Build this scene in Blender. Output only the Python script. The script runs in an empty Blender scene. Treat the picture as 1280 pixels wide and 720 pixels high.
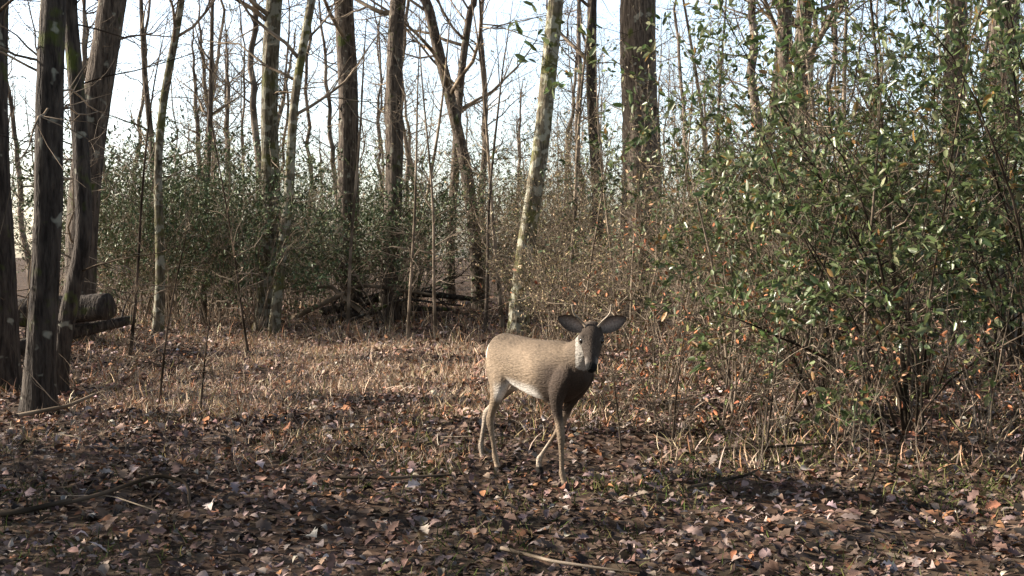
import bpy, math, random
import numpy as np
from mathutils import Vector, Matrix
rng = np.random.default_rng(11)
scene = bpy.context.scene

# ------------------------------------------------------------------ helpers
def link(o, parent=None):
    scene.collection.objects.link(o)
    if parent is not None: o.parent = parent
    return o
def empty(name):
    e = bpy.data.objects.new(name, None); e.empty_display_size = .2
    return link(e)
def gz(x, y):
    x = np.asarray(x, float); y = np.asarray(y, float)
    z = .02*np.sin(.9*x+.5)*np.sin(.7*y) + .014*np.sin(2.3*x+1.1*y) + .010*np.sin(4.1*x-3.3*y+1)
    z = z + .40*np.exp(-((x+7.2)**2/5+(y-16)**2/6)) + .35*np.exp(-((x+3.2)**2/7+(y-26)**2/5))
    z = z + .12*np.sin(.19*x+.13*y+2)*np.clip((y-14)/20, 0, 1)
    return z
def gz1(x, y): return float(gz(x, y))

class MB:
    def __init__(s): s.V=[]; s.F=[]; s.C=[]; s.n=0
    def add(s, v, faces, col, mat=0):
        v = np.asarray(v, float); N=len(v)
        s.V.append(v)
        c = np.asarray(col, float)
        if c.ndim==1: c = np.tile(c, (N,1))
        s.C.append(c)
        for f in faces:
            s.F.append((np.asarray(f, np.int64)+s.n, mat))
        s.n += N
    def build(s, name, mats, smooth=True, parent=None, linkit=True):
        V = np.concatenate(s.V); C = np.concatenate(s.C)
        flat = np.concatenate([f.ravel() for f,m in s.F])
        tot = np.concatenate([np.full(len(f), f.shape[1]) for f,m in s.F])
        mi = np.concatenate([np.full(len(f), m) for f,m in s.F])
        st = np.concatenate([[0], np.cumsum(tot)[:-1]])
        me = bpy.data.meshes.new(name)
        me.vertices.add(len(V)); me.vertices.foreach_set('co', V.astype(np.float32).ravel())
        me.loops.add(len(flat)); me.loops.foreach_set('vertex_index', flat.astype(np.int32))
        me.polygons.add(len(tot)); me.polygons.foreach_set('loop_start', st.astype(np.int32))
        for m in mats: me.materials.append(m)
        me.polygons.foreach_set('material_index', mi.astype(np.int32))
        me.update(calc_edges=True)
        me.polygons.foreach_set('use_smooth', np.full(len(tot), smooth))
        a = me.attributes.new('Col', 'FLOAT_COLOR', 'POINT')
        a.data.foreach_set('color', np.hstack([C, np.ones((len(C),1))]).astype(np.float32).ravel())
        me.update()
        if not linkit: return me
        return link(bpy.data.objects.new(name, me), parent)

def tube(mb, P, R, k, col=(1,1,1), mat=0, mod=None):
    P = np.asarray(P, float); R = np.asarray(R, float); n=len(P)
    T = np.gradient(P, axis=0); T /= np.linalg.norm(T, axis=1)[:,None]+1e-9
    m = T.mean(0)
    ref = np.array([1.,0,0]) if abs(m[0])<.6*np.linalg.norm(m)+1e-6 else np.array([0,1.,0]) if abs(m[1])<.7*np.linalg.norm(m) else np.array([0,0,1.])
    A = ref - T*(T@ref)[:,None]; A /= np.linalg.norm(A,axis=1)[:,None]+1e-9
    B = np.cross(T, A)
    th = np.arange(k)*2*np.pi/k
    rr = np.repeat(R[:,None], k, 1)
    if mod is not None: rr = rr*mod(P, th)
    v = P[:,None,:] + rr[:,:,None]*(np.cos(th)[None,:,None]*A[:,None,:] + np.sin(th)[None,:,None]*B[:,None,:])
    v = v.reshape(-1,3)
    i = np.arange(n-1)[:,None]*k; j = np.arange(k)[None,:]; j2=(j+1)%k
    f = np.stack([i+j, i+j2, i+k+j2, i+k+j], -1).reshape(-1,4)
    faces=[f]
    if k>4:
        faces.append(np.arange(k)[None,::-1]); faces.append((np.arange(k)+(n-1)*k)[None,:])
    mb.add(v, faces, col, mat)

def unit(v): return v/(np.linalg.norm(v)+1e-9)
def perturb(d, ang):
    r = unit(rng.normal(size=3)); r = unit(r - d*(r@d))
    return unit(d*math.cos(ang)+r*math.sin(ang))

def branch(mb, p, d, L, r, depth, nch, up=.08, wig=.16, mat=0, tips=None, k=None, col=(1,1,1), end=.3):
    n = 7 if depth>=2 else (6 if depth==1 else 4)
    pts=[p.copy()]; dd=d.copy()
    for i in range(n-1):
        dd = unit(dd + rng.normal(size=3)*wig + np.array([0,0,up]))
        pts.append(pts[-1]+dd*L/(n-1))
    pts=np.array(pts); R = r*np.linspace(1, end, n)
    kk = k or (7 if depth>=2 else 5 if depth==1 else 3)
    tube(mb, pts, R, kk, col, mat)
    if tips is not None and depth==0: tips.append(pts)
    if depth>0:
        c = nch[-depth] if isinstance(nch, (list,tuple)) else nch
        for i in range(c):
            t = rng.uniform(.2,1)*(n-1); a=min(int(t), n-2); fr=t-a
            q = pts[a]*(1-fr)+pts[a+1]*fr
            loc = unit(pts[a+1]-pts[a])
            branch(mb, q, perturb(loc, rng.uniform(.45,1.1)), L*rng.uniform(.4,.65), max(r*(1-.6*t/(n-1))*.55, .0028), depth-1, nch, up, wig, mat, tips, None, col, end)

# leaf template: folded ellipse, two quads
LV = np.array([[0,0,0],[.3,.2,.05],[.72,.17,.03],[1,0,-.08],[.72,-.17,.03],[.3,-.2,.05]])
LF = [np.array([[0,3,2,1],[0,5,4,3]])]
def scatter(mb, tv, tf, pos, M, col, mat=0, jit=0.0):
    N=len(pos); n=len(tv)
    v = np.einsum('nij,kj->nki', M, tv) + pos[:,None,:]
    off = (np.arange(N)*n)[:,None,None]
    faces = [(np.asarray(f)[None]+off).reshape(-1, f.shape[1]) for f in tf]
    mb.add(v.reshape(-1,3), faces, np.repeat(col, n, 0), mat)
def dirM(D, S, upb=1.0, rnd=.5, wid=1.0):
    N=len(D); D = D/(np.linalg.norm(D,axis=1)[:,None]+1e-9)
    Z = rng.normal(size=(N,3))*rnd + np.array([0,0,upb]); Z -= D*(Z*D).sum(1)[:,None]
    Z /= np.linalg.norm(Z,axis=1)[:,None]+1e-9
    Y = np.cross(Z, D)
    M = np.stack([D, Y*wid, Z], -1)
    return M*S[:,None,None]
def rcol(N, pal, wts=None, var=.2):
    pal=np.array(pal,float)
    c = pal[rng.choice(len(pal), N, p=None if wts is None else np.array(wts)/sum(wts))]
    return np.clip(c*(1+rng.normal(size=(N,1))*var)*(1+rng.normal(size=(N,3))*.05), .004, .9)
def leaves_on(mb, tips, per, size, pal, wts=None, mat=1, upb=1.0, rnd=.6, droop=.0, wid=1.0, spread=.8):
    if not tips: return
    P = np.array([t for t in tips])
    T=len(P); idx = rng.integers(0,T,int(T*per))
    t = rng.uniform(.15,1.0,len(idx))**.7*(P.shape[1]-1); a=np.minimum(t.astype(int), P.shape[1]-2); fr=(t-a)[:,None]
    p0=P[idx,a]; p1=P[idx,a+1]; pos=p0*(1-fr)+p1*fr
    D = (p1-p0); D/=np.linalg.norm(D,axis=1)[:,None]+1e-9
    D = D + rng.normal(size=D.shape)*spread; D[:,2]-=droop
    S = size*rng.uniform(.6,1.25,len(idx))
    scatter(mb, LV, LF, pos, dirM(D,S,upb,rnd,wid), rcol(len(idx), pal, wts), mat)

# ------------------------------------------------------------------ materials
def newmat(name):
    m = bpy.data.materials.new(name); m.use_nodes=True
    nt=m.node_tree; nt.nodes.clear()
    return m, nt, nt.nodes, nt.links
def N(ns, t, **kw):
    n = ns.new(t)
    for k,v in kw.items(): setattr(n,k,v)
    return n
def bark_mat(name, dark, light, moss=(0.10,.12,.03), mossamt=.3, scale=1.0, lichen=.2):
    m, nt, ns, L = newmat(name)
    out=N(ns,'ShaderNodeOutputMaterial'); b=N(ns,'ShaderNodeBsdfPrincipled'); b.inputs['Roughness'].default_value=.9
    b.inputs['Specular IOR Level'].default_value=.2
    tc=N(ns,'ShaderNodeTexCoord'); mp=N(ns,'ShaderNodeMapping'); mp.inputs['Scale'].default_value=(22*scale,22*scale,3.5*scale)
    L.new(tc.outputs['Object'], mp.inputs['Vector'])
    n1=N(ns,'ShaderNodeTexNoise'); n1.inputs['Scale'].default_value=1.0; n1.inputs['Detail'].default_value=3; n1.inputs['Roughness'].default_value=.65
    L.new(mp.outputs[0], n1.inputs['Vector'])
    r1=N(ns,'ShaderNodeValToRGB'); r1.color_ramp.elements[0].position=.36; r1.color_ramp.elements[1].position=.66
    r1.color_ramp.elements[0].color=(*dark,1); r1.color_ramp.elements[1].color=(*light,1)
    L.new(n1.outputs['Fac'], r1.inputs[0])
    n2=N(ns,'ShaderNodeTexNoise'); n2.inputs['Scale'].default_value=2.6; n2.inputs['Detail'].default_value=3; n2.inputs['Roughness'].default_value=.7
    L.new(tc.outputs['Object'], n2.inputs['Vector'])
    r2=N(ns,'ShaderNodeValToRGB'); r2.color_ramp.elements[0].position=.62-.3*mossamt; r2.color_ramp.elements[1].position=.72-.25*mossamt
    L.new(n2.outputs['Fac'], r2.inputs[0])
    mx=N(ns,'ShaderNodeMix', data_type='RGBA'); L.new(r2.outputs[0], mx.inputs[0]); L.new(r1.outputs[0], mx.inputs[6])
    mc=N(ns,'ShaderNodeMix', data_type='RGBA', blend_type='MULTIPLY'); mc.inputs[0].default_value=.6
    mc.inputs[6].default_value=(*moss,1); L.new(n1.outputs['Fac'], mc.inputs[7]); L.new(mc.outputs[2], mx.inputs[7])
    n3=N(ns,'ShaderNodeTexNoise'); n3.inputs['Scale'].default_value=7; n3.inputs['Detail'].default_value=2
    L.new(tc.outputs['Object'], n3.inputs['Vector'])
    r3=N(ns,'ShaderNodeValToRGB'); r3.color_ramp.elements[0].position=.66-.2*lichen; r3.color_ramp.elements[1].position=.72-.2*lichen
    L.new(n3.outputs['Fac'], r3.inputs[0])
    mx2=N(ns,'ShaderNodeMix', data_type='RGBA'); mx2.inputs[7].default_value=(.38,.38,.31,1)
    ml=N(ns,'ShaderNodeMath', operation='MULTIPLY'); ml.inputs[1].default_value=.6; L.new(r3.outputs[0], ml.inputs[0])
    L.new(ml.outputs[0], mx2.inputs[0]); L.new(mx.outputs[2], mx2.inputs[6])
    at=N(ns,'ShaderNodeAttribute'); at.attribute_name='Col'
    mm=N(ns,'ShaderNodeMix', data_type='RGBA', blend_type='MULTIPLY'); mm.inputs[0].default_value=1
    L.new(mx2.outputs[2], mm.inputs[6]); L.new(at.outputs['Color'], mm.inputs[7])
    L.new(mm.outputs[2], b.inputs['Base Color'])
    bp=N(ns,'ShaderNodeBump'); bp.inputs['Strength'].default_value=1; bp.inputs['Distance'].default_value=.04
    L.new(n1.outputs['Fac'], bp.inputs['Height']); L.new(bp.outputs[0], b.inputs['Normal'])
    L.new(b.outputs[0], out.inputs[0]); return m
def simple_mat(name, c0, c1, scale=3):
    m, nt, ns, L = newmat(name)
    out=N(ns,'ShaderNodeOutputMaterial'); b=N(ns,'ShaderNodeBsdfDiffuse')
    tc=N(ns,'ShaderNodeTexCoord'); n=N(ns,'ShaderNodeTexNoise'); n.inputs['Scale'].default_value=scale; n.inputs['Detail'].default_value=0
    L.new(tc.outputs['Object'],n.inputs['Vector']); r=N(ns,'ShaderNodeValToRGB'); r.color_ramp.elements[0].position=.35; r.color_ramp.elements[1].position=.65
    r.color_ramp.elements[0].color=(*c0,1); r.color_ramp.elements[1].color=(*c1,1); L.new(n.outputs['Fac'],r.inputs[0]); L.new(r.outputs[0],b.inputs[0]); L.new(b.outputs[0],out.inputs[0]); return m
def leaf_mat(name, rough=.6, trans=.35, spec=.3, nscale=0):
    m, nt, ns, L = newmat(name)
    out=N(ns,'ShaderNodeOutputMaterial')
    at=N(ns,'ShaderNodeAttribute'); at.attribute_name='Col'
    if spec>0:
        b=N(ns,'ShaderNodeBsdfPrincipled'); b.inputs['Roughness'].default_value=rough; b.inputs['Specular IOR Level'].default_value=spec; bc=b.inputs['Base Color']
    else:
        b=N(ns,'ShaderNodeBsdfDiffuse'); bc=b.inputs[0]
    src=at.outputs['Color']
    if nscale:
        tc=N(ns,'ShaderNodeTexCoord'); n1=N(ns,'ShaderNodeTexNoise'); n1.inputs['Scale'].default_value=nscale; n1.inputs['Detail'].default_value=1
        L.new(tc.outputs['Object'], n1.inputs['Vector'])
        mr=N(ns,'ShaderNodeMapRange'); mr.inputs[1].default_value=.3; mr.inputs[2].default_value=.7; mr.inputs[3].default_value=.65; mr.inputs[4].default_value=1.3
        L.new(n1.outputs['Fac'], mr.inputs[0])
        mm=N(ns,'ShaderNodeVectorMath', operation='SCALE'); L.new(at.outputs['Color'], mm.inputs[0]); L.new(mr.outputs[0], mm.inputs['Scale']); src=mm.outputs[0]
    L.new(src, bc)
    if trans>0:
        t=N(ns,'ShaderNodeBsdfTranslucent'); L.new(src, t.inputs['Color'])
        mx=N(ns,'ShaderNodeMixShader'); mx.inputs[0].default_value=trans
        L.new(b.outputs[0], mx.inputs[1]); L.new(t.outputs[0], mx.inputs[2]); L.new(mx.outputs[0], out.inputs[0])
    else: L.new(b.outputs[0], out.inputs[0])
    return m

M_bark   = bark_mat('bark_grey', (.04,.03,.024), (.18,.145,.115), mossamt=.1, lichen=.15)
M_barkdk = bark_mat('bark_dark', (.02,.016,.014), (.085,.07,.058), mossamt=.15, lichen=.0)
M_barkms = bark_mat('bark_mossy', (.045,.038,.026), (.22,.19,.135), moss=(.15,.15,.055), mossamt=.5, lichen=.75)
M_twig   = simple_mat('bark_twig', (.10,.08,.06), (.32,.26,.20))
M_dtwig  = simple_mat('bark_twig_dark', (.03,.024,.018), (.11,.085,.065))
M_far    = simple_mat('bark_distant_hazed', (.08,.066,.055), (.25,.21,.175), 1.5)  # paler than near bark: haze is painted into the colour
M_leaf   = leaf_mat('shrub_leaf', .35, .35, .6)
M_tleaf  = leaf_mat('thicket_leaf', .5, 0, .3)
M_dry    = leaf_mat('dry_leaf', .8, 0, .15, 25)
M_grass  = leaf_mat('grass_blade', .75, 0, 0)

# ------------------------------------------------------------------ ground
def axis(n, lo, hi, c, a):
    t=np.linspace(-1,1,n); s=np.sinh(t*a)/math.sinh(a)
    return c + np.where(s<0, s*(c-lo), s*(hi-c))
xs=axis(261,-450,450,0,5.2); ys=axis(281,-120,900,9,5.2)
X,Y=np.meshgrid(xs,ys); Z=gz(X,Y)
fade=np.clip((np.hypot(X,Y)-60)/60,0,1); Z=Z*(1-fade)
near=np.hypot(X,Y-9)<9
Z=Z+np.where(near, rng.normal(size=Z.shape)*.008, 0)
g=MB(); nx=len(xs); ny=len(ys)
ii=(np.arange(ny-1)[:,None]*nx+np.arange(nx-1)[None]).ravel()
g.add(np.stack([X,Y,Z],-1).reshape(-1,3), [np.stack([ii,ii+1,ii+nx+1,ii+nx],-1)], (1,1,1))
m, nt, ns, L = newmat('forest_floor')
out=N(ns,'ShaderNodeOutputMaterial'); b=N(ns,'ShaderNodeBsdfPrincipled'); b.inputs['Roughness'].default_value=.95; b.inputs['Specular IOR Level'].default_value=.1
tc=N(ns,'ShaderNodeTexCoord')
v=N(ns,'ShaderNodeTexVoronoi'); v.inputs['Scale'].default_value=13; L.new(tc.outputs['Object'], v.inputs['Vector'])
r=N(ns,'ShaderNodeValToRGB'); e=r.color_ramp.elements; e[0].color=(.04,.027,.02,1); e[1].color=(.20,.14,.105,1)
e2=e.new(.5); e2.color=(.11,.07,.048,1); e3=e.new(.75); e3.color=(.065,.05,.034,1)
sep=N(ns,'ShaderNodeSeparateColor'); L.new(v.outputs['Color'], sep.inputs[0]); L.new(sep.outputs[0], r.inputs[0])
n2=N(ns,'ShaderNodeTexNoise'); n2.inputs['Scale'].default_value=.8; n2.inputs['Detail'].default_value=5; L.new(tc.outputs['Object'], n2.inputs['Vector'])
mr=N(ns,'ShaderNodeMapRange'); mr.inputs[1].default_value=.3; mr.inputs[2].default_value=.7; mr.inputs[3].default_value=.55; mr.inputs[4].default_value=1.3
L.new(n2.outputs['Fac'], mr.inputs[0]); sc=N(ns,'ShaderNodeVectorMath',operation='SCALE'); L.new(r.outputs[0], sc.inputs[0]); L.new(mr.outputs[0], sc.inputs['Scale'])
L.new(sc.outputs[0], b.inputs['Base Color'])
bp=N(ns,'ShaderNodeBump'); bp.inputs['Strength'].default_value=.8; bp.inputs['Distance'].default_value=.03; L.new(v.outputs['Distance'], bp.inputs['Height']); L.new(bp.outputs[0], b.inputs['Normal'])
L.new(b.outputs[0], out.inputs[0])
g.build('ground', [m])

# ------------------------------------------------------------------ leaf litter
def lobed():
    st=[(0,.0),(.14,.10),(.26,.24),(.36,.13),(.5,.33),(.62,.17),(.76,.28),(.88,.12),(1,.0)]
    vs=[]; 
    for x,w in st:
        cz=.10*math.sin(x*3.1)
        vs += [[x,w,cz+w*.25],[x,0,cz],[x,-w,cz+w*.25]]
    fs=[]
    for i in range(len(st)-1):
        a=i*3; fs += [[a,a+1,a+4,a+3],[a+1,a+2,a+5,a+4]]
    return np.array(vs), [np.array(fs)]
TVl, TFl = lobed()
ov=[(0,0),(.2,.2),(.45,.29),(.7,.22),(1,0)]
vs=[];fs=[]
for x,w in ov: vs += [[x,w,.13*math.sin(x*3.1)+w*.3],[x,0,.13*math.sin(x*3.1)],[x,-w,.13*math.sin(x*3.1)+w*.3]]
for i in range(4):
    a=i*3; fs += [[a,a+1,a+4,a+3],[a+1,a+2,a+5,a+4]]
TVo,TFo=np.array(vs),[np.array(fs)]
PAL=[(.18,.115,.09),(.26,.19,.16),(.125,.078,.06),(.40,.33,.30),(.31,.15,.08),(.05,.036,.03),(.20,.155,.145)]
WT=[4,3,3.2,.9,1.5,3.4,2.4]
def flatM(n, s, tilt=.35, zsc=(.4,2.2)):
    yaw=rng.uniform(0,2*np.pi,n)
    D=np.stack([np.cos(yaw),np.sin(yaw),rng.normal(size=n)*tilt],-1)
    M=dirM(D, s, 1.0, tilt)
    M[:,:,2]*= (rng.uniform(*zsc,n)*rng.choice([-1,1],n,p=[.35,.65]))[:,None]
    M[:,:,1]*= rng.uniform(.7,1.25,n)[:,None]
    return M
lt=MB()
for (y0,y1,n,s,tv,tf,light_gain) in [(3.2,8.5,5000,.078,TVl,TFl,.92),(3.2,8.5,15000,.05,TVo,TFo,.92),(8.5,16,26000,.07,TVo,TFo,1.35),(16,32,22000,.10,TVo,TFo,1.35)]:  # sunlit strip painted in: far litter lightened, shaded foreground kept darker
    yy=rng.uniform(y0,y1,n); xx=rng.uniform(-1,1,n)*(.47*yy+1.5)
    S=s*rng.uniform(.45,1.45,n)
    zz=gz(xx,yy)+rng.uniform(.0,.035,n)
    c=rcol(n,PAL,WT,.28)*light_gain
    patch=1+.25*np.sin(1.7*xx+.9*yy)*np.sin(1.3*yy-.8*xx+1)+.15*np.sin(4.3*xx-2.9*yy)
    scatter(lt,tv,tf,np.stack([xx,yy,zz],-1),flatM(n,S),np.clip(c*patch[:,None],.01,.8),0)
lt.build('leaf_litter',[M_dry])

# ------------------------------------------------------------------ grass
gv=[];gf=[]
for i,(t,w,bx) in enumerate([(0,.03,0),(.4,.026,.05),(.75,.018,.2),(1,.003,.42)]):
    gv += [[bx,w,t],[bx,-w,t]]
for i in range(3): gf.append([2*i,2*i+1,2*i+3,2*i+2])
GV,GF=np.array(gv),[np.array(gf)]
def grass(mb, xx, yy, h, pal, wts=None, wid=1.0, lean=.3):
    n=len(xx); yaw=rng.uniform(0,2*np.pi,n)
    U=np.stack([rng.normal(size=n)*lean,rng.normal(size=n)*lean,np.ones(n)],-1); U/=np.linalg.norm(U,axis=1)[:,None]
    A=np.stack([np.cos(yaw),np.sin(yaw),np.zeros(n)],-1); A-=U*(A*U).sum(1)[:,None]; A/=np.linalg.norm(A,axis=1)[:,None]
    B=np.cross(U,A)
    M=np.stack([A*h[:,None],B*(wid*np.minimum(h,.22)*1.0)[:,None],U*h[:,None]],-1)
    pos=np.stack([xx,yy,gz(xx,yy)-.01],-1)
    scatter(mb,GV,GF,pos,M,rcol(n,pal,wts,.22),0)
def clumps(n, per, x0,x1,y0,y1, sig=.09, rel=False, thr=-1):
    cy=rng.uniform(y0,y1,n); cx=rng.uniform(x0,x1,n)*(cy if rel else 1)
    m_=(np.sin(2.1*cx+1)*np.sin(1.4*cy)+.6*np.sin(3.7*cx-2.2*cy)+rng.normal(size=n)*.35)>thr; cx=cx[m_]; cy=cy[m_]; n=len(cx)
    return np.repeat(cx,per)+rng.normal(size=n*per)*sig, np.repeat(cy,per)+rng.normal(size=n*per)*sig
gr=MB()
TAN=[(.54,.42,.31),(.44,.31,.22),(.60,.50,.39),(.40,.22,.13),(.24,.21,.10)]
x_,y_=clumps(2200,14,-6.2,.8,9.2,19.5,.11,thr=-.1); grass(gr,x_,y_,rng.uniform(.035,.13,len(x_))*rng.choice([1,1,1,1,1.8],len(x_)),TAN,[3,3,2,1.5,1.4],lean=.7)
x_,y_=clumps(1500,16,-3.9,.2,9.6,16.5,.13,thr=-.5); grass(gr,x_,y_,rng.uniform(.04,.14,len(x_)),[(.62,.50,.38),(.55,.40,.28),(.66,.56,.44),(.46,.28,.18)],[3,3,2,1.5],lean=.8)  # denser dry grass, its tan brightened to paint in the sunlit patch
x_,y_=clumps(900,12,-4,-.2,7.0,10,.1,thr=.1); grass(gr,x_,y_,rng.uniform(.03,.12,len(x_)),TAN,[2,3,1,2,2],lean=.7)
x_,y_=clumps(900,10,-.45,.5,17,30,.2,True,0); grass(gr,x_,y_,rng.uniform(.1,.35,len(x_)),TAN,lean=.4)
x_,y_=clumps(900,10,.0,.5,7,17,.12,True,.0); grass(gr,x_,y_,rng.uniform(.04,.18,len(x_)),TAN,[2,3,1,2,3],lean=.5)
gr.build('dry_grass',[M_grass])
gg=MB()
GRN=[(.055,.08,.025),(.09,.11,.035),(.12,.12,.05),(.15,.13,.07)]
x_,y_=clumps(800,14,-.48,.48,4.2,9.5,.09,True,.0); grass(gg,x_,y_,rng.uniform(.025,.09,len(x_)),GRN,lean=.8,wid=1.3)
x_,y_=clumps(700,12,-.1,.48,6,13,.1,True,.0); grass(gg,x_,y_,rng.uniform(.03,.12,len(x_)),GRN,lean=.7,wid=1.3)
gg.build('green_grass',[M_grass])

# ------------------------------------------------------------------ trees
def tree(name, pts, r0, H, mat, nl=16, lo=4.5, taper=.55, kids=(5,4), limbL=2.6, tm=1.0, low=0, lobes=.1, tw=None):
    """pts: list of (x,y,z) the trunk axis passes through"""
    mb=MB(); pts=np.array(pts,float); base=pts[0].copy()
    d=unit(pts[-1]-pts[-2]); z=pts[-1][2]; ext=[]; p=pts[-1].copy()
    while p[2]<H:
        d=unit(d+rng.normal(size=3)*.05+np.array([0,0,.06])); p=p+d*1.2; ext.append(p.copy())
    C=np.vstack([pts]+([np.array(ext)] if ext else []))
    zz=C[:,2]; zf=np.concatenate([np.arange(zz[0],min(7.5,H),.12), np.arange(7.5,H,.8)]) if H>7.5 else np.arange(zz[0],zz[-1],.12)
    px=np.interp(zf,zz,C[:,0]); py=np.interp(zf,zz,C[:,1])
    for _ in range(6):
        px[1:-1]=(px[:-2]+2*px[1:-1]+px[2:])/4; py[1:-1]=(py[:-2]+2*py[1:-1]+py[2:])/4
    h=zf-zf[0]
    wob=.035*np.array([np.sin(h*1.1+rng.uniform(0,6)),np.sin(h*1.4+rng.uniform(0,6))])*np.clip(h/2,0,1)
    P=np.stack([px+wob[0],py+wob[1],zf],-1)
    R=r0*((1-np.clip(h/(H*1.02),0,.97))**taper)
    nl_=rng.integers(3,6); ph=rng.uniform(0,6,6)
    def mod(Pp,th):
        hh=Pp[:,2:3]-zf[0]; t=th[None,:]
        fl=np.exp(-hh/.28)*(.45+.25*np.cos(nl_*t+ph[0]))
        rg=lobes*(.3*np.sin(3*t+ph[1]+hh*.6)+.25*np.sin(7*t+ph[2]+hh*1.3)+.3*np.sin(2*t+ph[3]-hh*1.7))
        return 1+fl+rg+rng.normal(size=(len(Pp),len(th)))*.018
    tube(mb,P,R,22 if r0>.15 else 12,(tm,)*3,0,mod)
    for i in range(nl):
        hz=rng.uniform(min(lo,H*.8),H*.96); j=int(np.argmin(abs(P[:,2]-hz)))
        az=rng.uniform(0,2*np.pi); el=rng.uniform(.25,1.0)
        dd=np.array([math.cos(az)*math.cos(el),math.sin(az)*math.cos(el),math.sin(el)])
        fr=1-h[j]/H
        branch(mb,P[j],dd,limbL*(.5+fr)*rng.uniform(.7,1.2),min(R[j]*rng.uniform(.3,.5),.055),2,kids,.06,.17,1,None,None,(tm,)*3)
    for i in range(low):
        hz=rng.uniform(min(.8,lo*.4),lo); j=int(np.argmin(abs(P[:,2]-hz))); az=rng.uniform(0,2*np.pi)
        dd=np.array([math.cos(az),math.sin(az),rng.uniform(-.1,.7)])
        branch(mb,P[j],unit(dd),rng.uniform(.25,.75)*min(2.1,H*.3),min(max(.009,R[j]*.12),R[j]*.6,.02),1,(4,),.02,.22,1,None,None,(tm,)*3)
    for k_,v_ in enumerate(mb.V): mb.V[k_]=v_-base
    o=mb.build(name,[mat,tw or M_twig])
    o.location=base
    return o
def gp(x,y,rest): return [(x,y,gz1(x,y)-.12)]+rest
tree('hardwood_tree', gp(-5.12,11,[(-5.14,11,2),(-5.16,11,4.2)]),.16,17,M_barkdk,low=7,tw=M_dtwig,nl=9,lo=6)
tree('hardwood_tree', gp(-4.07,9.4,[(-4.05,9.4,.7),(-4.0,9.4,1.85),(-3.93,9.4,2.7),(-3.84,9.4,3.6)]),.125,13,M_barkdk,low=10,lo=5,nl=8,tm=.9)
tree('hardwood_tree', gp(-4.42,10.6,[(-4.33,10.6,.6),(-4.13,10.6,1.5),(-4.2,10.6,2.4),(-4.26,10.6,3.7)]),.085,12,M_barkdk,low=8,lo=5,tw=M_dtwig,nl=7)
tree('hardwood_tree', gp(-5.95,15,[(-5.85,15,1.6),(-5.7,15,3.1),(-5.45,15,4.9)]),.21,19,M_bark,low=7,tm=.7,nl=12)
tree('mossy_tree', gp(-5.5,17,[(-5.45,17,1.2),(-5.42,17,2.8),(-5.35,17,3.8),(-5.13,17,5.3)]),.075,11,M_barkms,low=9,lo=4,limbL=1.8,tm=.8)
tree('mossy_tree', gp(-4.62,20.4,[(-4.55,20.4,1.5),(-4.48,20.4,3),(-4.40,20.4,6.1)]),.175,20,M_barkms,low=8,lo=5.4,tm=.7)
tree('mossy_tree', gp(-4.22,19.4,[(-4.1,19.4,1.4),(-3.93,19.4,2.6),(-3.80,19.4,4),(-3.52,19.4,5.9)]),.095,14,M_barkms,low=10,lo=3.6,limbL=2.2)
tree('hardwood_tree', gp(-3.55,24.2,[(-3.6,24.2,3),(-3.66,24.2,7)]),.25,21,M_bark,low=8,lo=6,tm=.8)
tree('hardwood_tree', gp(-2.58,23,[(-2.55,23,1.8),(-2.45,23,3.8),(-2.38,23,6.7)]),.20,20,M_bark,low=8,lo=5.4,tm=.8)
tree('hardwood_tree', gp(-.75,26,[(-.9,26,2),(-1.15,26,3.6),(-1.5,26,5.4),(-1.9,26,7)]),.16,16,M_bark,low=5,lo=4.6,limbL=3,tm=.8)
tree('hardwood_tree', gp(-1.5,27,[(-1.5,27,2.5),(-1.35,27,4.6),(-1.0,27,7.5)]),.12,15,M_bark,low=5,lo=4.2)
tree('mossy_tree', gp(.10,19.2,[(.14,19.2,.6),(.34,19.2,2.3),(.56,19.2,4.0),(.80,19.2,5.8)]),.165,17,M_barkms,low=2,lo=6.5,tm=1.2)
tree('hardwood_tree', gp(2.68,23.2,[(2.70,23.2,2.5),(2.66,23.2,6.7)]),.44,23,M_bark,low=4,lo=7.5,limbL=3.6,tm=1.1)
tree('hardwood_tree', gp(1.95,25.5,[(1.95,25.5,2.5),(1.82,25.5,7.5)]),.15,17,M_barkdk,low=6,lo=5)
tree('hardwood_tree', gp(4.9,19.6,[(4.88,19.6,2.5),(4.86,19.6,6)]),.16,16,M_bark,low=4,tm=1.2)
tree('hardwood_tree', gp(5.2,20.5,[(5.3,20.5,2.5),(5.45,20.5,6)]),.18,18,M_bark,low=4)
tree('hardwood_tree', gp(7.2,18,[(7.25,18,2.5),(7.2,18,5.8)]),.20,18,M_bark,low=4)
tree('hardwood_tree', gp(7.35,16.5,[(7.3,16.5,2),(7.35,16.5,5.5)]),.24,20,M_bark,low=4,tm=1.1)
tree('hardwood_tree', gp(5.05,25,[(5.9,25,4),(6.1,25,7)]),.13,15,M_bark,low=4)
def sapling(x,y,dx,H,r,mat,low=9):
    tree('sapling', gp(x,y,[(x+dx*.4,y,H*.4),(x+dx,y,H*.8)]),r,H,mat,nl=10,lo=H*.35,kids=(3,3),limbL=min(1.3,H*.22),low=low,lobes=.04)
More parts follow.
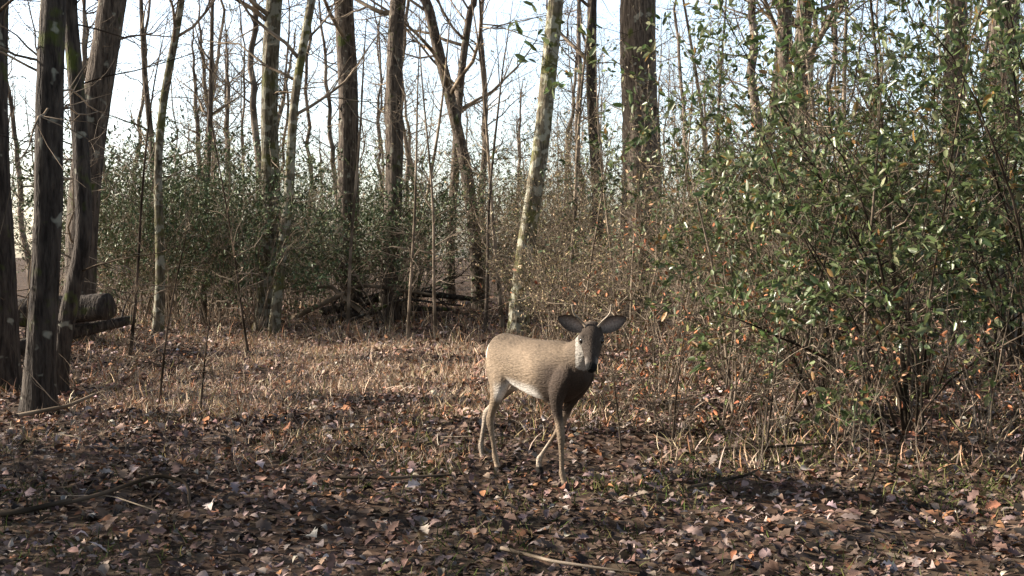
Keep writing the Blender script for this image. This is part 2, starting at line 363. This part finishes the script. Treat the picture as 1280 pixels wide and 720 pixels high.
for (x,y,dx,H,r,mt) in [(-1.62,17,.2,5.2,.026,M_twig),(-1.25,18,-.2,5.5,.028,M_twig),(-.5,20,.3,6,.035,M_bark),(1.55,16,-.3,4.4,.022,M_twig),(2.1,14.5,.3,4.2,.02,M_twig),
        (2.9,17,.4,6,.04,M_bark),(-6.9,18,.3,8,.06,M_bark),(-6.2,22,.3,9,.07,M_bark),(-7.1,22,-.3,9,.08,M_bark),(4.4,15,.2,6.5,.045,M_twig),(3.6,12.5,-.3,5,.03,M_twig),
        (-3.0,20,.3,6,.035,M_twig),(3.35,9.2,-.5,5.2,.02,M_dtwig),(2.75,8.6,.1,3.6,.014,M_twig),(-3.3,10.2,.25,2.0,.012,M_dtwig),(-2.75,9.6,.15,1.5,.01,M_dtwig),(1.4,13,.1,3.1,.016,M_twig),
        (-4.9,14,.4,4.5,.022,M_dtwig),(-3.6,15,-.5,3.8,.018,M_dtwig),(.9,15,.4,3.4,.018,M_twig),(2.5,12,.5,3.8,.02,M_twig),(-6.0,13.5,.5,5,.03,M_dtwig),(-.2,22,-.5,7,.045,M_twig),(1.1,22,.4,7,.05,M_twig),(3.6,19,-.6,7,.05,M_twig),(-2.2,25,.7,7,.05,M_twig),
        (1.15,7.9,.12,1.3,.008,M_dtwig),(.78,7.7,-.1,1.0,.006,M_dtwig),(1.75,7.6,.2,1.6,.009,M_dtwig),(1.9,9.3,-.4,2.6,.014,M_twig),(2.2,8.7,.5,2.8,.014,M_dtwig)]:
    sapling(x,y,dx,H,r,mt)

# distant trees (instanced variants)
far=empty('distant_trees')
fm=[]
for v_ in range(6):
    mb=MB(); H=rng.uniform(13,18); tips=[]
    zz=np.linspace(-.2,H,26); wx=np.cumsum(rng.normal(size=26)*.07+rng.normal()*.03); wy=np.cumsum(rng.normal(size=26)*.06)
    r0=[.06,.09,.11,.15,.19,.07][v_]; R=r0*(1-np.clip(zz,0,H)/(H*1.03))**.6; P=np.stack([wx,wy,zz],-1)
    tube(mb,P,R,8)
    for i in range(36):
        j=int(rng.integers(3,25)); az=rng.uniform(0,6.28); el=rng.uniform(.1,1.0)
        dd=np.array([math.cos(az)*math.cos(el),math.sin(az)*math.cos(el),math.sin(el)])
        branch(mb,P[j],dd,rng.uniform(1.2,2.8)*(1.15-.5*zz[j]/H)*(.65 if j<8 else 1),min(R[j]*.38,.03),2,(4,4),.06,.2,0,tips)
    leaves_on(mb,tips,1.3,.09,[(.34,.26,.13),(.26,.25,.10),(.42,.30,.16)],mat=1)
    fm.append(mb.build('distant_tree_mesh',[M_far,M_tleaf],linkit=False))
def inst(meshes,x,y,s,parent,nm,sz=None):
    o=bpy.data.objects.new(nm,meshes[int(rng.integers(len(meshes)))]); link(o,parent)
    o.location=(x,y,gz1(x,y) if math.hypot(x,y)<60 else 0); o.rotation_euler=(rng.normal()*.06,rng.normal()*.06,rng.uniform(0,6.28)); 
    o.scale=(s,s,s*(sz or 1)); return o
for i in range(36):
    y=rng.uniform(27,50); x=rng.uniform(-1,1)*(.46*y+2); inst(fm,x,y,rng.uniform(.6,1.1),far,'tree_instance')
for i in range(62):
    y=rng.uniform(50,110); x=rng.uniform(-1,1)*(.44*y+6); inst(fm,x,y,rng.uniform(.8,1.3),far,'tree_instance')
for (x,y) in [(-17,4),(-24,9),(-26,17)]:   # woods to the left, outside the frame
    inst(fm,x,y,rng.uniform(.8,1.1),far,'tree_instance')
# unseen evergreen pines added left of the frame to shade the foreground
for (x,y,H) in [(-13.5,8.2,12.0),(-12.8,6.0,12.0),(-14,3.6,12)]:
    mb=MB(); tips=[]; zz=np.linspace(-.1,H,20); P=np.stack([np.cumsum(rng.normal(size=20)*.03),np.cumsum(rng.normal(size=20)*.03),zz],-1)
    tube(mb,P,.15*(1-zz/(H*1.05)).clip(.02,1)**.7,10,(1,1,1),0)
    for i in range(40):
        hz=rng.uniform(8.2,H*.9); j=int(np.argmin(abs(zz-hz))); az=rng.uniform(0,6.28)
        branch(mb,np.array([P[j,0],P[j,1],hz]),unit(np.array([math.cos(az),math.sin(az),.2])),2.0*(1.15-(hz-8)/(H-8)),.03,1,(7,),.03,.12,0,tips)
    leaves_on(mb,tips,10,.16,[(.06,.09,.035),(.09,.12,.05)],mat=1,wid=.8)
    o=mb.build('added_shade_pine',[M_barkdk,M_tleaf]); o.location=(x,y,gz1(x,y))

# ------------------------------------------------------------------ understory thicket
GP=[(.08,.12,.05),(.12,.16,.07),(.16,.20,.10),(.055,.085,.04)]
TP=[(.40,.30,.17),(.30,.26,.13),(.17,.19,.08),(.48,.36,.23)]
def shrub_mesh(mb, H, spread, ns_, r, nb, kids, per, size, pal, base=(0,0,0), wts=None, lo=.3, lean=(0,0), tmat=0, lmat=1, wid=1.0, upb=1.0, bl=.38, droop=0, curve=.06, rnd=.6, hv=(.6,1.05)):
    tips=[]
    for i in range(ns_):
        az=rng.uniform(0,6.28); out_=rng.uniform(.1,1)*spread
        p=np.array(base,float)+np.array([math.cos(az),math.sin(az),0])*rng.uniform(0,.18)
        d=unit(np.array([math.cos(az)*out_+lean[0],math.sin(az)*out_+lean[1],1.0]))
        h=H*rng.uniform(*hv); n=10; pts=[p]; dd=d.copy()
        for k_ in range(n-1):
            o2=np.array([math.cos(az)*curve+lean[0]*.05,math.sin(az)*curve+lean[1]*.05,-curve*.5])
            dd=unit(dd+rng.normal(size=3)*.10+o2*out_*2); pts.append(pts[-1]+dd*h/(n-1))
        pts=np.array(pts); R=r*rng.uniform(.6,1.2)*np.linspace(1,.25,n)
        tube(mb,pts,R,5,(1,1,1),tmat)
        for b_ in range(nb):
            t=rng.uniform(lo,1)*(n-1); a=min(int(t),n-2); q=pts[a]+(pts[a+1]-pts[a])*(t-a)
            branch(mb,q,perturb(unit(pts[a+1]-pts[a]),rng.uniform(.5,1.2)),h*bl*rng.uniform(.5,1.1),R[a]*.5,1,(kids,),.02,.2,tmat,tips,4)
    leaves_on(mb,tips,per,size,pal,wts,lmat,upb,rnd,droop,wid)
thk=empty('understory_thicket')
tg=[];tt=[]
for v_ in range(4):
    mb=MB(); shrub_mesh(mb,rng.uniform(2.6,3.8),.55,9,.012,6,4,11,.08,GP,bl=.45); tg.append(mb.build('green_thicket_mesh',[M_twig,M_tleaf],linkit=False))
for v_ in range(4):
    mb=MB(); shrub_mesh(mb,rng.uniform(3.2,5.0),.5,9,.013,7,5,4,.06,TP,bl=.42); tt.append(mb.build('bare_thicket_mesh',[M_twig,M_tleaf],linkit=False))
def thicket(n,x0,x1,y0,y1,pg,s0,s1,rel=True):
    for i in range(n):
        y=rng.uniform(y0,y1); x=rng.uniform(x0,x1)*(y if rel else 1)
        inst(tg if rng.random()<pg else tt,x,y,rng.uniform(s0,s1),thk,'thicket_clump')
thicket(46,-.48,.48,25,36,.5,.8,1.25)
thicket(40,-.48,.48,36,60,.35,1.0,1.7)
thicket(20,-.38,-.23,18.5,25,.95,.65,1.1)
thicket(13,-.22,-.06,21.5,27,.9,.6,.95)
thicket(12,-.03,.12,20,27,.15,.65,1.15)
thicket(7,.03,.11,15,19,.1,.4,.6)
thicket(18,.14,.50,14,23,.5,.8,1.2)
thicket(10,.13,.45,11.5,14,.5,.55,.85)
# undergrowth added out of view past the left edge to shade the foreground
for (x,y,s) in [(-6.2,4.6,.85),(-6.0,5.5,.8),(-6.5,6.3,.85),(-6.0,7.1,.75),(-6.4,7.9,.8),(-7.0,5.1,.9),(-7.2,7.0,.9),(-6.6,8.6,.7),(-6.1,3.7,.85)]:
    inst(tg,x,y,s,thk,'thicket_clump')

# ------------------------------------------------------------------ right-hand evergreen shrubs
SP=[(.10,.14,.05),(.16,.20,.085),(.06,.09,.035),(.25,.27,.14),(.28,.17,.06)]
SW=[4,3,3.0,1.8,.6]
for (x,y,H,spr,nst,lean,per,lo) in [(3.05,8.5,3.2,.72,13,(-.16,0),9,.44),(2.75,9.9,3.3,.7,10,(-.22,0),9,.4),(4.15,8.3,3.6,.6,13,(-.05,0),10,.32),(3.9,10.4,4.0,.6,11,(-.05,0),9,.35),
                       (4.9,9.8,4.4,.55,13,(-.05,0),10,.25),(5.4,11.8,4.9,.5,12,(0,0),9,.25),(3.3,12.2,4.2,.55,9,(0,0),8,.35),(6.2,13.5,5.4,.5,11,(0,0),8,.25)]:
    mb=MB(); shrub_mesh(mb,H,spr,nst,.016,7,5,per,.075,SP,wts=SW,lo=lo,lean=lean,curve=.05,bl=.36,rnd=.9,hv=(.45,1.25))
    o=mb.build('evergreen_shrub',[M_dtwig,M_leaf]); o.location=(x,y,gz1(x,y)-.03)
for (x,y,H) in [(1.65,8.9,1.6),(1.25,8.6,1.1),(2.0,9.6,2.1),(.95,9.6,1.3),(1.9,8.2,1.3),(1.35,9.9,1.9),(2.4,8.0,1.4),(2.3,10.8,2.6),(1.6,11.2,2.2),(3.4,7.9,1.3),(2.9,11,2.6)]:
    mb=MB(); shrub_mesh(mb,H,.6,8,.008,4,4,1.8,.05,[(.36,.22,.14),(.45,.18,.09),(.18,.19,.08)],lo=.2,curve=.05,bl=.45)
    o=mb.build('bare_shrub',[M_twig,M_dry]); o.location=(x,y,gz1(x,y)-.03)

wd=MB()
for i in range(520):
    y=rng.uniform(6.5,22); x=rng.uniform(-.42,.45)*y
    if abs(x-.1)<.7 and 6<y<8: continue
    p=np.array([x,y,gz1(x,y)-.02]); H=rng.uniform(.15,.6)
    branch(wd,p,unit(np.array([rng.normal()*.25,rng.normal()*.25,1])),H,.0035,1,(3,),.03,.12,0,None,3,end=.5)
wd.build('dry_weeds',[M_twig])

# ------------------------------------------------------------------ fallen wood
def fallen(name,P,R,mat,k=12,nb=0,bl=.6):
    P=np.array(P,float); n=30; t=np.linspace(0,len(P)-1,n)
    Q=np.stack([np.interp(t,np.arange(len(P)),P[:,i]) for i in range(3)],-1)
    for _ in range(3): Q[1:-1]=(Q[:-2]+2*Q[1:-1]+Q[2:])/4
    RR=np.interp(t,np.arange(len(P)),np.array(R,float)); mb=MB()
    tube(mb,Q,RR,k,(1,1,1),0,lambda Pp,th:1+.1*np.sin(3*th[None]+Pp[:,:1]*2)+rng.normal(size=(len(Pp),len(th)))*.03)
    for i in range(nb):
        j=int(rng.integers(3,n-2)); branch(mb,Q[j],unit(rng.normal(size=3)*.6+np.array([0,0,.5])),bl*rng.uniform(.5,1.2),RR[j]*.3,1,(3,),.02,.25,0)
    return mb.build(name,[mat])
fallen('fallen_log',[(-8.2,13.9,.55),(-6.4,13.7,.66),(-4.95,13.5,.74)],[.19,.18,.16],M_barkdk,16,3)
fallen('fallen_log',[(-6.6,12.9,.05),(-5.6,13.4,.38),(-4.9,14.2,.55)],[.10,.09,.06],M_barkdk,10,3)
for (x,y,dx,dy,h,r) in [(-4.6,23,3.0,-.6,1.3,.06),(-3.9,22.5,2.6,1,.5,.09),(-2.9,22.6,-1.8,.5,1.3,.05),(-3.4,22,2.4,.4,.9,.035),(-4.2,24,3.4,.1,.9,.12)]:
    fallen('fallen_branch',[(x,y,gz1(x,y)+.05),(x+dx*.5,y+dy*.5,gz1(x,y)+h*.6),(x+dx,y+dy,gz1(x+dx,y+dy)+h*.45)],[r,r*.8,r*.4],M_barkdk if h<1 else M_twig,8,9,1.3)
fallen('fallen_branch',[(-2.55,5.75,.02),(-2.2,5.8,.10),(-1.9,5.85,.2),(-1.72,5.8,.17),(-1.68,5.7,.0)],[.012,.012,.011,.009,.006],M_dtwig,6,2,.3)
fallen('fallen_branch',[(-4.1,9.0,.05),(-3.7,9.1,.12),(-3.35,9.25,.28)],[.02,.017,.01],M_twig,6,4,.5)
fallen('fallen_branch',[(-2.9,5.6,.03),(-2.5,5.55,.07),(-2.3,5.7,.1)],[.02,.016,.01],M_dtwig,6,3,.4)
fallen('fallen_branch',[(1.3,7.6,.03),(1.8,7.5,.06),(2.5,7.8,.05)],[.012,.01,.006],M_dtwig,6,3,.4)
fallen('fallen_branch',[(-1.1,6.6,.03),(-.7,6.5,.05),(-.3,6.6,.05)],[.010,.01,.006],M_dtwig,6,3,.3)
for i in range(16):
    x=rng.uniform(-.42,.42); y=rng.uniform(5,12); x=x*y; a_=rng.uniform(0,6.28); l=rng.uniform(.3,.9); r=rng.uniform(.004,.010)
    if abs(x-.1)<.5 and 6.3<y<7.8: continue
    z0=gz1(x,y)+.035
    fallen('fallen_branch',[(x,y,z0),(x+l*.5*math.cos(a_),y+l*.5*math.sin(a_),z0+.03),(x+l*math.cos(a_+.3),y+l*math.sin(a_+.3),z0+.02)],[r,r*.8,r*.4],M_twig if i%2 else M_dtwig,6,2,.25)

# ------------------------------------------------------------------ deer
def cr(A, m=5):
    A=np.array(A,float); n=len(A); out_=[]
    for i in range(n-1):
        p0=A[max(i-1,0)];p1=A[i];p2=A[i+1];p3=A[min(i+2,n-1)]
        for t in np.linspace(0,1,m,endpoint=False):
            out_.append(.5*((2*p1)+(-p0+p2)*t+(2*p0-5*p1+4*p2-p3)*t*t+(-p0+3*p1-3*p2+p3)*t**3))
    out_.append(A[-1]); return np.array(out_)
def loft(mb, C, A, B, ra, rb, k=20, m=5):
    S=np.hstack([np.array(C,float),np.array(ra,float)[:,None],np.array(rb,float)[:,None]])
    S=cr(S,m); n=len(S); C=S[:,:3]; ra=np.abs(S[:,3])+.001; rb=np.abs(S[:,4])+.001
    if callable(A): A,B=A(C)
    else: A=np.tile(A,(n,1)); B=np.tile(B,(n,1))
    th=np.arange(k)*2*np.pi/k
    v=C[:,None]+ra[:,None,None]*np.cos(th)[None,:,None]*A[:,None]+rb[:,None,None]*np.sin(th)[None,:,None]*B[:,None]
    i=np.arange(n-1)[:,None]*k; j=np.arange(k)[None]; j2=(j+1)%k
    mb.add(v.reshape(-1,3),[np.stack([i+j,i+j2,i+k+j2,i+k+j],-1).reshape(-1,4),np.arange(k)[None,::-1],(np.arange(k)+(n-1)*k)[None]],(1,1,1))
sx=np.array([1.,0,0]); ly=np.array([0,1.,0]); uz=np.array([0,0,1.])
db=MB()
tr=[(-.005,.73,.03,.05),(.03,.735,.085,.11),(.10,.725,.125,.15),(.20,.712,.135,.158),(.32,.695,.142,.165),(.45,.678,.15,.178),(.58,.672,.148,.186),(.69,.675,.13,.185),(.78,.69,.105,.155),(.86,.70,.07,.11),(.90,.70,.03,.06)]
loft(db,[(a,0,z) for a,z,w,h in tr],ly,uz,[w for a,z,w,h in tr],[h for a,z,w,h in tr],28)
def nf(C):
    Tn=np.gradient(C,axis=0); Tn/=np.linalg.norm(Tn,axis=1)[:,None]
    S=np.cross(uz[None],Tn); S/=np.linalg.norm(S,axis=1)[:,None]+1e-9
    return S,np.cross(Tn,S)
K=1.15
poll=np.array([1.0,-.056,.945]); nose=np.array([1.130,-.178,.735]); ha=unit(nose-poll); hb=unit(np.cross(uz,ha)); hc=np.cross(ha,hb)
HP=lambda t,s,u: poll+(ha*t+hb*s+hc*u)*K
loft(db,[(.68,0,.70),(.78,-.002,.745),(.86,-.012,.80),(.93,-.03,.86),(.985,-.048,.915)],nf,None,[.10,.088,.07,.062,.055],[.15,.125,.098,.08,.066],20)
hd=[(-.045,.030,.030,-.012),(-.02,.046,.046,-.01),(.02,.055,.056,-.006),(.06,.056,.060,-.008),(.10,.048,.055,-.012),(.14,.037,.046,-.014),(.18,.031,.037,-.014),(.205,.029,.031,-.013),(.225,.027,.026,-.012),(.24,.018,.016,-.012)]
loft(db,[HP(t,0,u) for t,w,h,u in hd],hb,hc,[w*K for t,w,h,u in hd],[h*K for t,w,h,u in hd],20)
for sd in (-1,1):
    c=[HP(t,sd*.040,.018) for t in (.03,.05,.07,.09)]; loft(db,c,hb,hc,[.006,.022,.022,.006],[.006,.022,.022,.006],10)
def leg(pts):
    loft(db,[p[:3] for p in pts],sx,ly,[p[3] for p in pts],[p[4] for p in pts],14,5)
leg([(.77,-.06,.76,.06,.03),(.765,-.085,.66,.085,.045),(.735,-.09,.56,.062,.042),(.725,-.088,.48,.040,.032),(.738,-.08,.39,.028,.024),(.748,-.074,.31,.025,.023),(.75,-.072,.275,.023,.021),(.748,-.070,.22,.016,.015),(.75,-.068,.12,.0145,.0145),(.753,-.068,.085,.021,.019),(.768,-.068,.05,.017,.017),(.782,-.068,.025,.026,.022),(.79,-.068,.0,.032,.025)])
leg([(.77,.06,.76,.06,.03),(.765,.085,.66,.085,.045),(.715,.09,.56,.062,.042),(.65,.085,.48,.040,.032),(.61,.075,.40,.028,.024),(.575,.065,.325,.025,.023),(.555,.06,.29,.024,.021),(.51,.055,.24,.016,.015),(.43,.05,.15,.0145,.0145),(.40,.05,.115,.021,.019),(.39,.05,.075,.017,.017),(.395,.05,.045,.025,.021),(.405,.05,.018,.028,.021)])
leg([(.13,-.045,.80,.08,.04),(.145,-.075,.71,.125,.055),(.165,-.088,.62,.115,.055),(.165,-.09,.54,.078,.046),(.125,-.085,.46,.048,.033),(.08,-.08,.385,.032,.024),(.052,-.078,.33,.034,.022),(.052,-.077,.29,.028,.021),(.068,-.075,.23,.018,.016),(.09,-.073,.13,.0155,.015),(.098,-.072,.09,.022,.019),(.115,-.072,.05,.017,.017),(.128,-.072,.025,.026,.022),(.135,-.072,.0,.032,.025)])
leg([(.13,.045,.80,.08,.04),(.13,.075,.71,.125,.055),(.12,.088,.62,.11,.055),(.075,.09,.54,.078,.046),(-.02,.083,.46,.048,.033),(-.105,.072,.395,.032,.024),(-.165,.066,.345,.034,.022),(-.185,.063,.305,.028,.021),(-.20,.06,.24,.018,.016),(-.222,.055,.14,.0155,.015),(-.225,.053,.095,.022,.019),(-.212,.052,.05,.017,.017),(-.20,.052,.025,.026,.022),(-.192,.052,.0,.032,.025)])
loft(db,[(.02,0,.82),(-.02,0,.80),(-.045,0,.74),(-.05,0,.68),(-.045,0,.61)],ly,sx,[.02,.03,.036,.03,.008],[.015,.018,.018,.015,.006],12)
deer=empty('white_tailed_deer')
body=db.build('body',[],parent=deer)
md=body.modifiers.new('r','REMESH'); md.mode='VOXEL'; md.voxel_size=.0065
ms=body.modifiers.new('s','SMOOTH'); ms.factor=.5; ms.iterations=5
dg=bpy.context.evaluated_depsgraph_get(); dg.update()
me=bpy.data.meshes.new_from_object(body.evaluated_get(dg)); body.modifiers.clear(); body.data=me
me.name='body'
co=np.zeros(len(me.vertices)*3,np.float32); me.vertices.foreach_get('co',co); co=co.reshape(-1,3).astype(float)
no=np.zeros(len(me.vertices)*3,np.float32); me.vertices.foreach_get('normal',no); no=no.reshape(-1,3)
def ss(a,b,x): t=np.clip((x-a)/(b-a),0,1); return t*t*(3-2*t)
s_,l_,z_=co.T
col=np.tile([.205,.155,.108],(len(co),1))
def mixc(w,c):
    global col
    col=col*(1-w[:,None])+np.array(c)*w[:,None]
mixc(ss(.74,.85,z_)*.5*(s_<.95),(.115,.084,.058))
mixc(ss(.50,.70,s_+ .35*(.66-z_))*ss(.84,.68,z_)*ss(.36,.44,z_)*.95,(.035,.024,.018))  # chest shadow painted into the coat, along with the brown upper foreleg
mixc(ss(.76,.84,s_)*ss(.68,.80,z_)*.7,(.08,.06,.043))
belly=ss(-.2,-.7,no[:,2])*ss(.44,.50,z_)*ss(.64,.56,z_)*ss(.05,.15,s_)*ss(.62,.5,s_)
mixc(belly,(.78,.75,.70))
mixc(ss(.36,.46,z_)*ss(.60,.50,z_)*ss(.40,.24,s_)*ss(.14,.21,s_)*.8,(.70,.66,.60))
mixc(ss(.42,.32,z_)*.6,(.24,.18,.125))
inner=((l_*no[:,1])<-0.01).astype(float)*ss(.60,.5,z_)*(s_<.5); mixc(inner*.5,(.42,.37,.31))
rel=(co-poll)/K; t=rel@ha; bb=rel@hb; uu=rel@hc
head=(ss(-.05,.0,t)*(np.linalg.norm(rel-ha*.1,axis=1)<.2)*(np.abs(bb)<.085))
mixc(head,(.062,.047,.036))
mixc(head*ss(.0,.04,uu)*ss(.16,.06,t),(.045,.033,.025))
mixc(head*ss(-.055,-.066,uu),(.30,.28,.25))
mixc(head*ss(.165,.18,t)*ss(.214,.20,t)*ss(.022,.008,uu),(.20,.18,.16))
mixc(head*ss(.10,.2,t)*ss(.0,.015,uu)*.8,(.035,.027,.022))
mixc(head*ss(.200,.213,t)*ss(-.035,-.02,uu),(.006,.006,.006))
for sd in (-1,1):
    e_=HP(.075,sd*.052,.012); dd=np.linalg.norm(co-e_,axis=1); mixc(ss(.032,.024,dd)*.5,(.16,.14,.12)); mixc(ss(.021,.017,dd),(.015,.012,.01))
mixc(ss(-.015,-.02,s_)*ss(.60,.64,z_)*(z_<.83)*ss(.018,.03,np.abs(l_)),(.62,.58,.52))
hoof=(ss(.036,.028,z_)); mixc(hoof,(.015,.012,.01))
mixc(((s_>.36)&(s_<.46)&(l_>0))*ss(.066,.055,z_),(.015,.012,.01))
a=me.attributes.get('Col') or me.attributes.new('Col','FLOAT_COLOR','POINT')
a.data.foreach_set('color',np.hstack([np.clip(col,0,1),np.ones((len(col),1))]).astype(np.float32).ravel())
me.polygons.foreach_set('use_smooth',np.ones(len(me.polygons),bool))
m, nt, ns, L = newmat('deer_fur')
out=N(ns,'ShaderNodeOutputMaterial'); b=N(ns,'ShaderNodeBsdfPrincipled'); b.inputs['Roughness'].default_value=.8; b.inputs['Specular IOR Level'].default_value=.2
at=N(ns,'ShaderNodeAttribute'); at.attribute_name='Col'; tc=N(ns,'ShaderNodeTexCoord')
mp=N(ns,'ShaderNodeMapping'); mp.inputs['Scale'].default_value=(45,140,100); mp.inputs['Rotation'].default_value=(0,.5,0); L.new(tc.outputs['Object'],mp.inputs['Vector'])
n1=N(ns,'ShaderNodeTexNoise'); n1.inputs['Scale'].default_value=1; n1.inputs['Detail'].default_value=3; L.new(mp.outputs[0],n1.inputs['Vector'])
n2=N(ns,'ShaderNodeTexNoise'); n2.inputs['Scale'].default_value=5; n2.inputs['Detail'].default_value=3; L.new(tc.outputs['Object'],n2.inputs['Vector'])
ad=N(ns,'ShaderNodeMath',operation='ADD'); L.new(n1.outputs['Fac'],ad.inputs[0]); L.new(n2.outputs['Fac'],ad.inputs[1])
mr=N(ns,'ShaderNodeMapRange'); mr.inputs[1].default_value=.7; mr.inputs[2].default_value=1.3; mr.inputs[3].default_value=.48; mr.inputs[4].default_value=1.42; L.new(ad.outputs[0],mr.inputs[0])
sc=N(ns,'ShaderNodeVectorMath',operation='SCALE'); L.new(at.outputs['Color'],sc.inputs[0]); L.new(mr.outputs[0],sc.inputs['Scale']); L.new(sc.outputs[0],b.inputs['Base Color'])
bp=N(ns,'ShaderNodeBump'); bp.inputs['Strength'].default_value=.8; bp.inputs['Distance'].default_value=.01; L.new(n1.outputs['Fac'],bp.inputs['Height']); L.new(bp.outputs[0],b.inputs['Normal'])
L.new(b.outputs[0],out.inputs[0]); M_fur=m
me.materials.clear(); me.materials.append(M_fur)
for sd,nm in ((1,'ear_left'),(-1,'ear_right')):
    mb=MB(); o0=HP(.0,sd*.040,.02)
    ax=unit(hb*sd*1.0+uz*.36-ha*.05); fr=unit(ha*.35+np.array([.79,-.61,0])*.6); fr=unit(fr-ax*(fr@ax)); sd2=np.cross(ax,fr)
    ne,ke=12,9; vs=[]; cs=[]
    for layer in (0,1):
        for i in range(ne):
            t_=i/(ne-1); w=.044*math.sin(math.pi*min(1,(t_*.86+.14)))**.75*(1 if t_<.98 else .35)+.004
            for j in range(ke):
                a_=(j/(ke-1)-.5)*2; 
                cup=(a_*a_)*.028*(1-.5*t_) - (.004 if layer else 0)*(1-a_*a_)
                vs.append(o0+ax*t_*.160+sd2*a_*w+fr*(cup-.008))
                edge=max(abs(a_),t_**3)
                cs.append((.24*(1-edge)+.07,.20*(1-edge)+.055,.175*(1-edge)+.045) if layer==0 else (.09,.07,.052))
    fs=[]
    for i in range(ne-1):
        for j in range(ke-1):
            q=i*ke+j; fs.append([q,q+1,q+ke+1,q+ke]); q+=ne*ke; fs.append([q,q+ke,q+ke+1,q+1])
    mb.add(np.array(vs),[np.array(fs)],np.array(cs)); mb.build(nm,[M_fur],parent=deer)
m, nt, ns, L = newmat('deer_eye'); out=N(ns,'ShaderNodeOutputMaterial'); b=N(ns,'ShaderNodeBsdfPrincipled'); b.inputs['Base Color'].default_value=(.008,.006,.005,1); b.inputs['Roughness'].default_value=.08; L.new(b.outputs[0],out.inputs[0]); M_eye=m
m, nt, ns, L = newmat('antler_bone'); out=N(ns,'ShaderNodeOutputMaterial'); b=N(ns,'ShaderNodeBsdfPrincipled'); b.inputs['Roughness'].default_value=.55
tc=N(ns,'ShaderNodeTexCoord'); n1=N(ns,'ShaderNodeTexNoise'); n1.inputs['Scale'].default_value=40; L.new(tc.outputs['Object'],n1.inputs['Vector']); r=N(ns,'ShaderNodeValToRGB'); r.color_ramp.elements[0].color=(.12,.085,.055,1); r.color_ramp.elements[1].color=(.42,.34,.25,1); L.new(n1.outputs['Fac'],r.inputs[0]); L.new(r.outputs[0],b.inputs['Base Color']); L.new(b.outputs[0],out.inputs[0]); M_ant=m
for sd,nm in ((1,'left'),(-1,'right')):
    mb=MB(); c=HP(.075,sd*.047,.012)
    th=np.linspace(0,math.pi,8); P=np.array([c+ha*(-math.cos(q)*.0175) for q in th]); R=np.array([max(.0005,math.sin(q)*.0175) for q in th])
    tube(mb,P,R,12); mb.build('eye_'+nm,[M_eye],parent=deer)
    mb=MB(); b0=HP(.01,sd*.028,.036); fw=unit(ha-uz*(ha@uz))
    P=cr([b0,b0+hb*sd*.03+uz*.035-fw*.01,b0+hb*sd*.07+uz*.08,b0+hb*sd*.078+uz*.13+fw*.02],4)
    tube(mb,P,np.linspace(.009,.004,len(P)),8)
    mb.build('antler_'+nm,[M_ant],parent=deer)
ang=math.atan2(-.792,.611); deer.rotation_euler=(0,0,ang); deer.location=(-.11,7.08,gz1(.1,6.8)+.008)

# ------------------------------------------------------------------ light, sky, camera
EL=25.0; sdir=np.array([-1,.18]); sdir=sdir/np.linalg.norm(sdir)
S=Vector((sdir[0]*math.cos(math.radians(EL)),sdir[1]*math.cos(math.radians(EL)),math.sin(math.radians(EL))))
ld=bpy.data.lights.new('sun','SUN'); ld.energy=12; ld.angle=math.radians(.5); ld.color=(1,.89,.76)
lo_=bpy.data.objects.new('sun',ld); link(lo_); lo_.rotation_euler=S.to_track_quat('Z','Y').to_euler(); lo_.location=(-20,2,12)
w=bpy.data.worlds.new('World'); scene.world=w; w.use_nodes=True; nt=w.node_tree; nt.nodes.clear(); L=nt.links
o_=nt.nodes.new('ShaderNodeOutputWorld'); bg=nt.nodes.new('ShaderNodeBackground'); sk=nt.nodes.new('ShaderNodeTexSky'); sk.sky_type='NISHITA'; sk.sun_disc=False
sk.sun_elevation=math.radians(EL); sk.sun_rotation=math.atan2(S.x,S.y)%(2*math.pi); sk.dust_density=2.0; sk.air_density=1.0
hs=nt.nodes.new('ShaderNodeHueSaturation'); hs.inputs['Saturation'].default_value=.75; hs.inputs['Value'].default_value=2.8
# added sky gradient cuts fill light: dimmed towards the zenith and behind the camera
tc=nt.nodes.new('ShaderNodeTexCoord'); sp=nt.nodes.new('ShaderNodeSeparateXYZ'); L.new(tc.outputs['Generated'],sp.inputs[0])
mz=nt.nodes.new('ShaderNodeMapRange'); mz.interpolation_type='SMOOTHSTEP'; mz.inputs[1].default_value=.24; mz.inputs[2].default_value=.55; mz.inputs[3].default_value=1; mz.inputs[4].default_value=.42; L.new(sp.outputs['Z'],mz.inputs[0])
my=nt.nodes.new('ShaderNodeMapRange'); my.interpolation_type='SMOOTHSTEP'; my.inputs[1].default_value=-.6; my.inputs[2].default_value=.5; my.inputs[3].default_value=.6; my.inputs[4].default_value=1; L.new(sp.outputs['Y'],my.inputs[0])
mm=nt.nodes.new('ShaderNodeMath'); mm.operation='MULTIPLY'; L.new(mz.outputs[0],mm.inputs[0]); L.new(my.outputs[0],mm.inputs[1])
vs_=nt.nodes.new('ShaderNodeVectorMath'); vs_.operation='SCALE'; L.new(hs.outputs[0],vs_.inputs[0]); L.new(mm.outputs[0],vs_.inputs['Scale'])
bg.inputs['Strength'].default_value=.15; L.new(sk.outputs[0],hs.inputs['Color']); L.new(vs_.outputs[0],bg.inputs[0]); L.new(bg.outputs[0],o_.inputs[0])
cd=bpy.data.cameras.new('trail_camera'); cam=bpy.data.objects.new('trail_camera',cd); link(cam)
cam.location=(0,0,1.37); cam.rotation_euler=(math.radians(90-1.67),0,0); cd.sensor_width=36; cd.lens=38.59; cd.clip_end=3000; cd.clip_start=.05
scene.camera=cam
scene.view_settings.view_transform='Standard'; scene.view_settings.look='None'; scene.view_settings.exposure=0
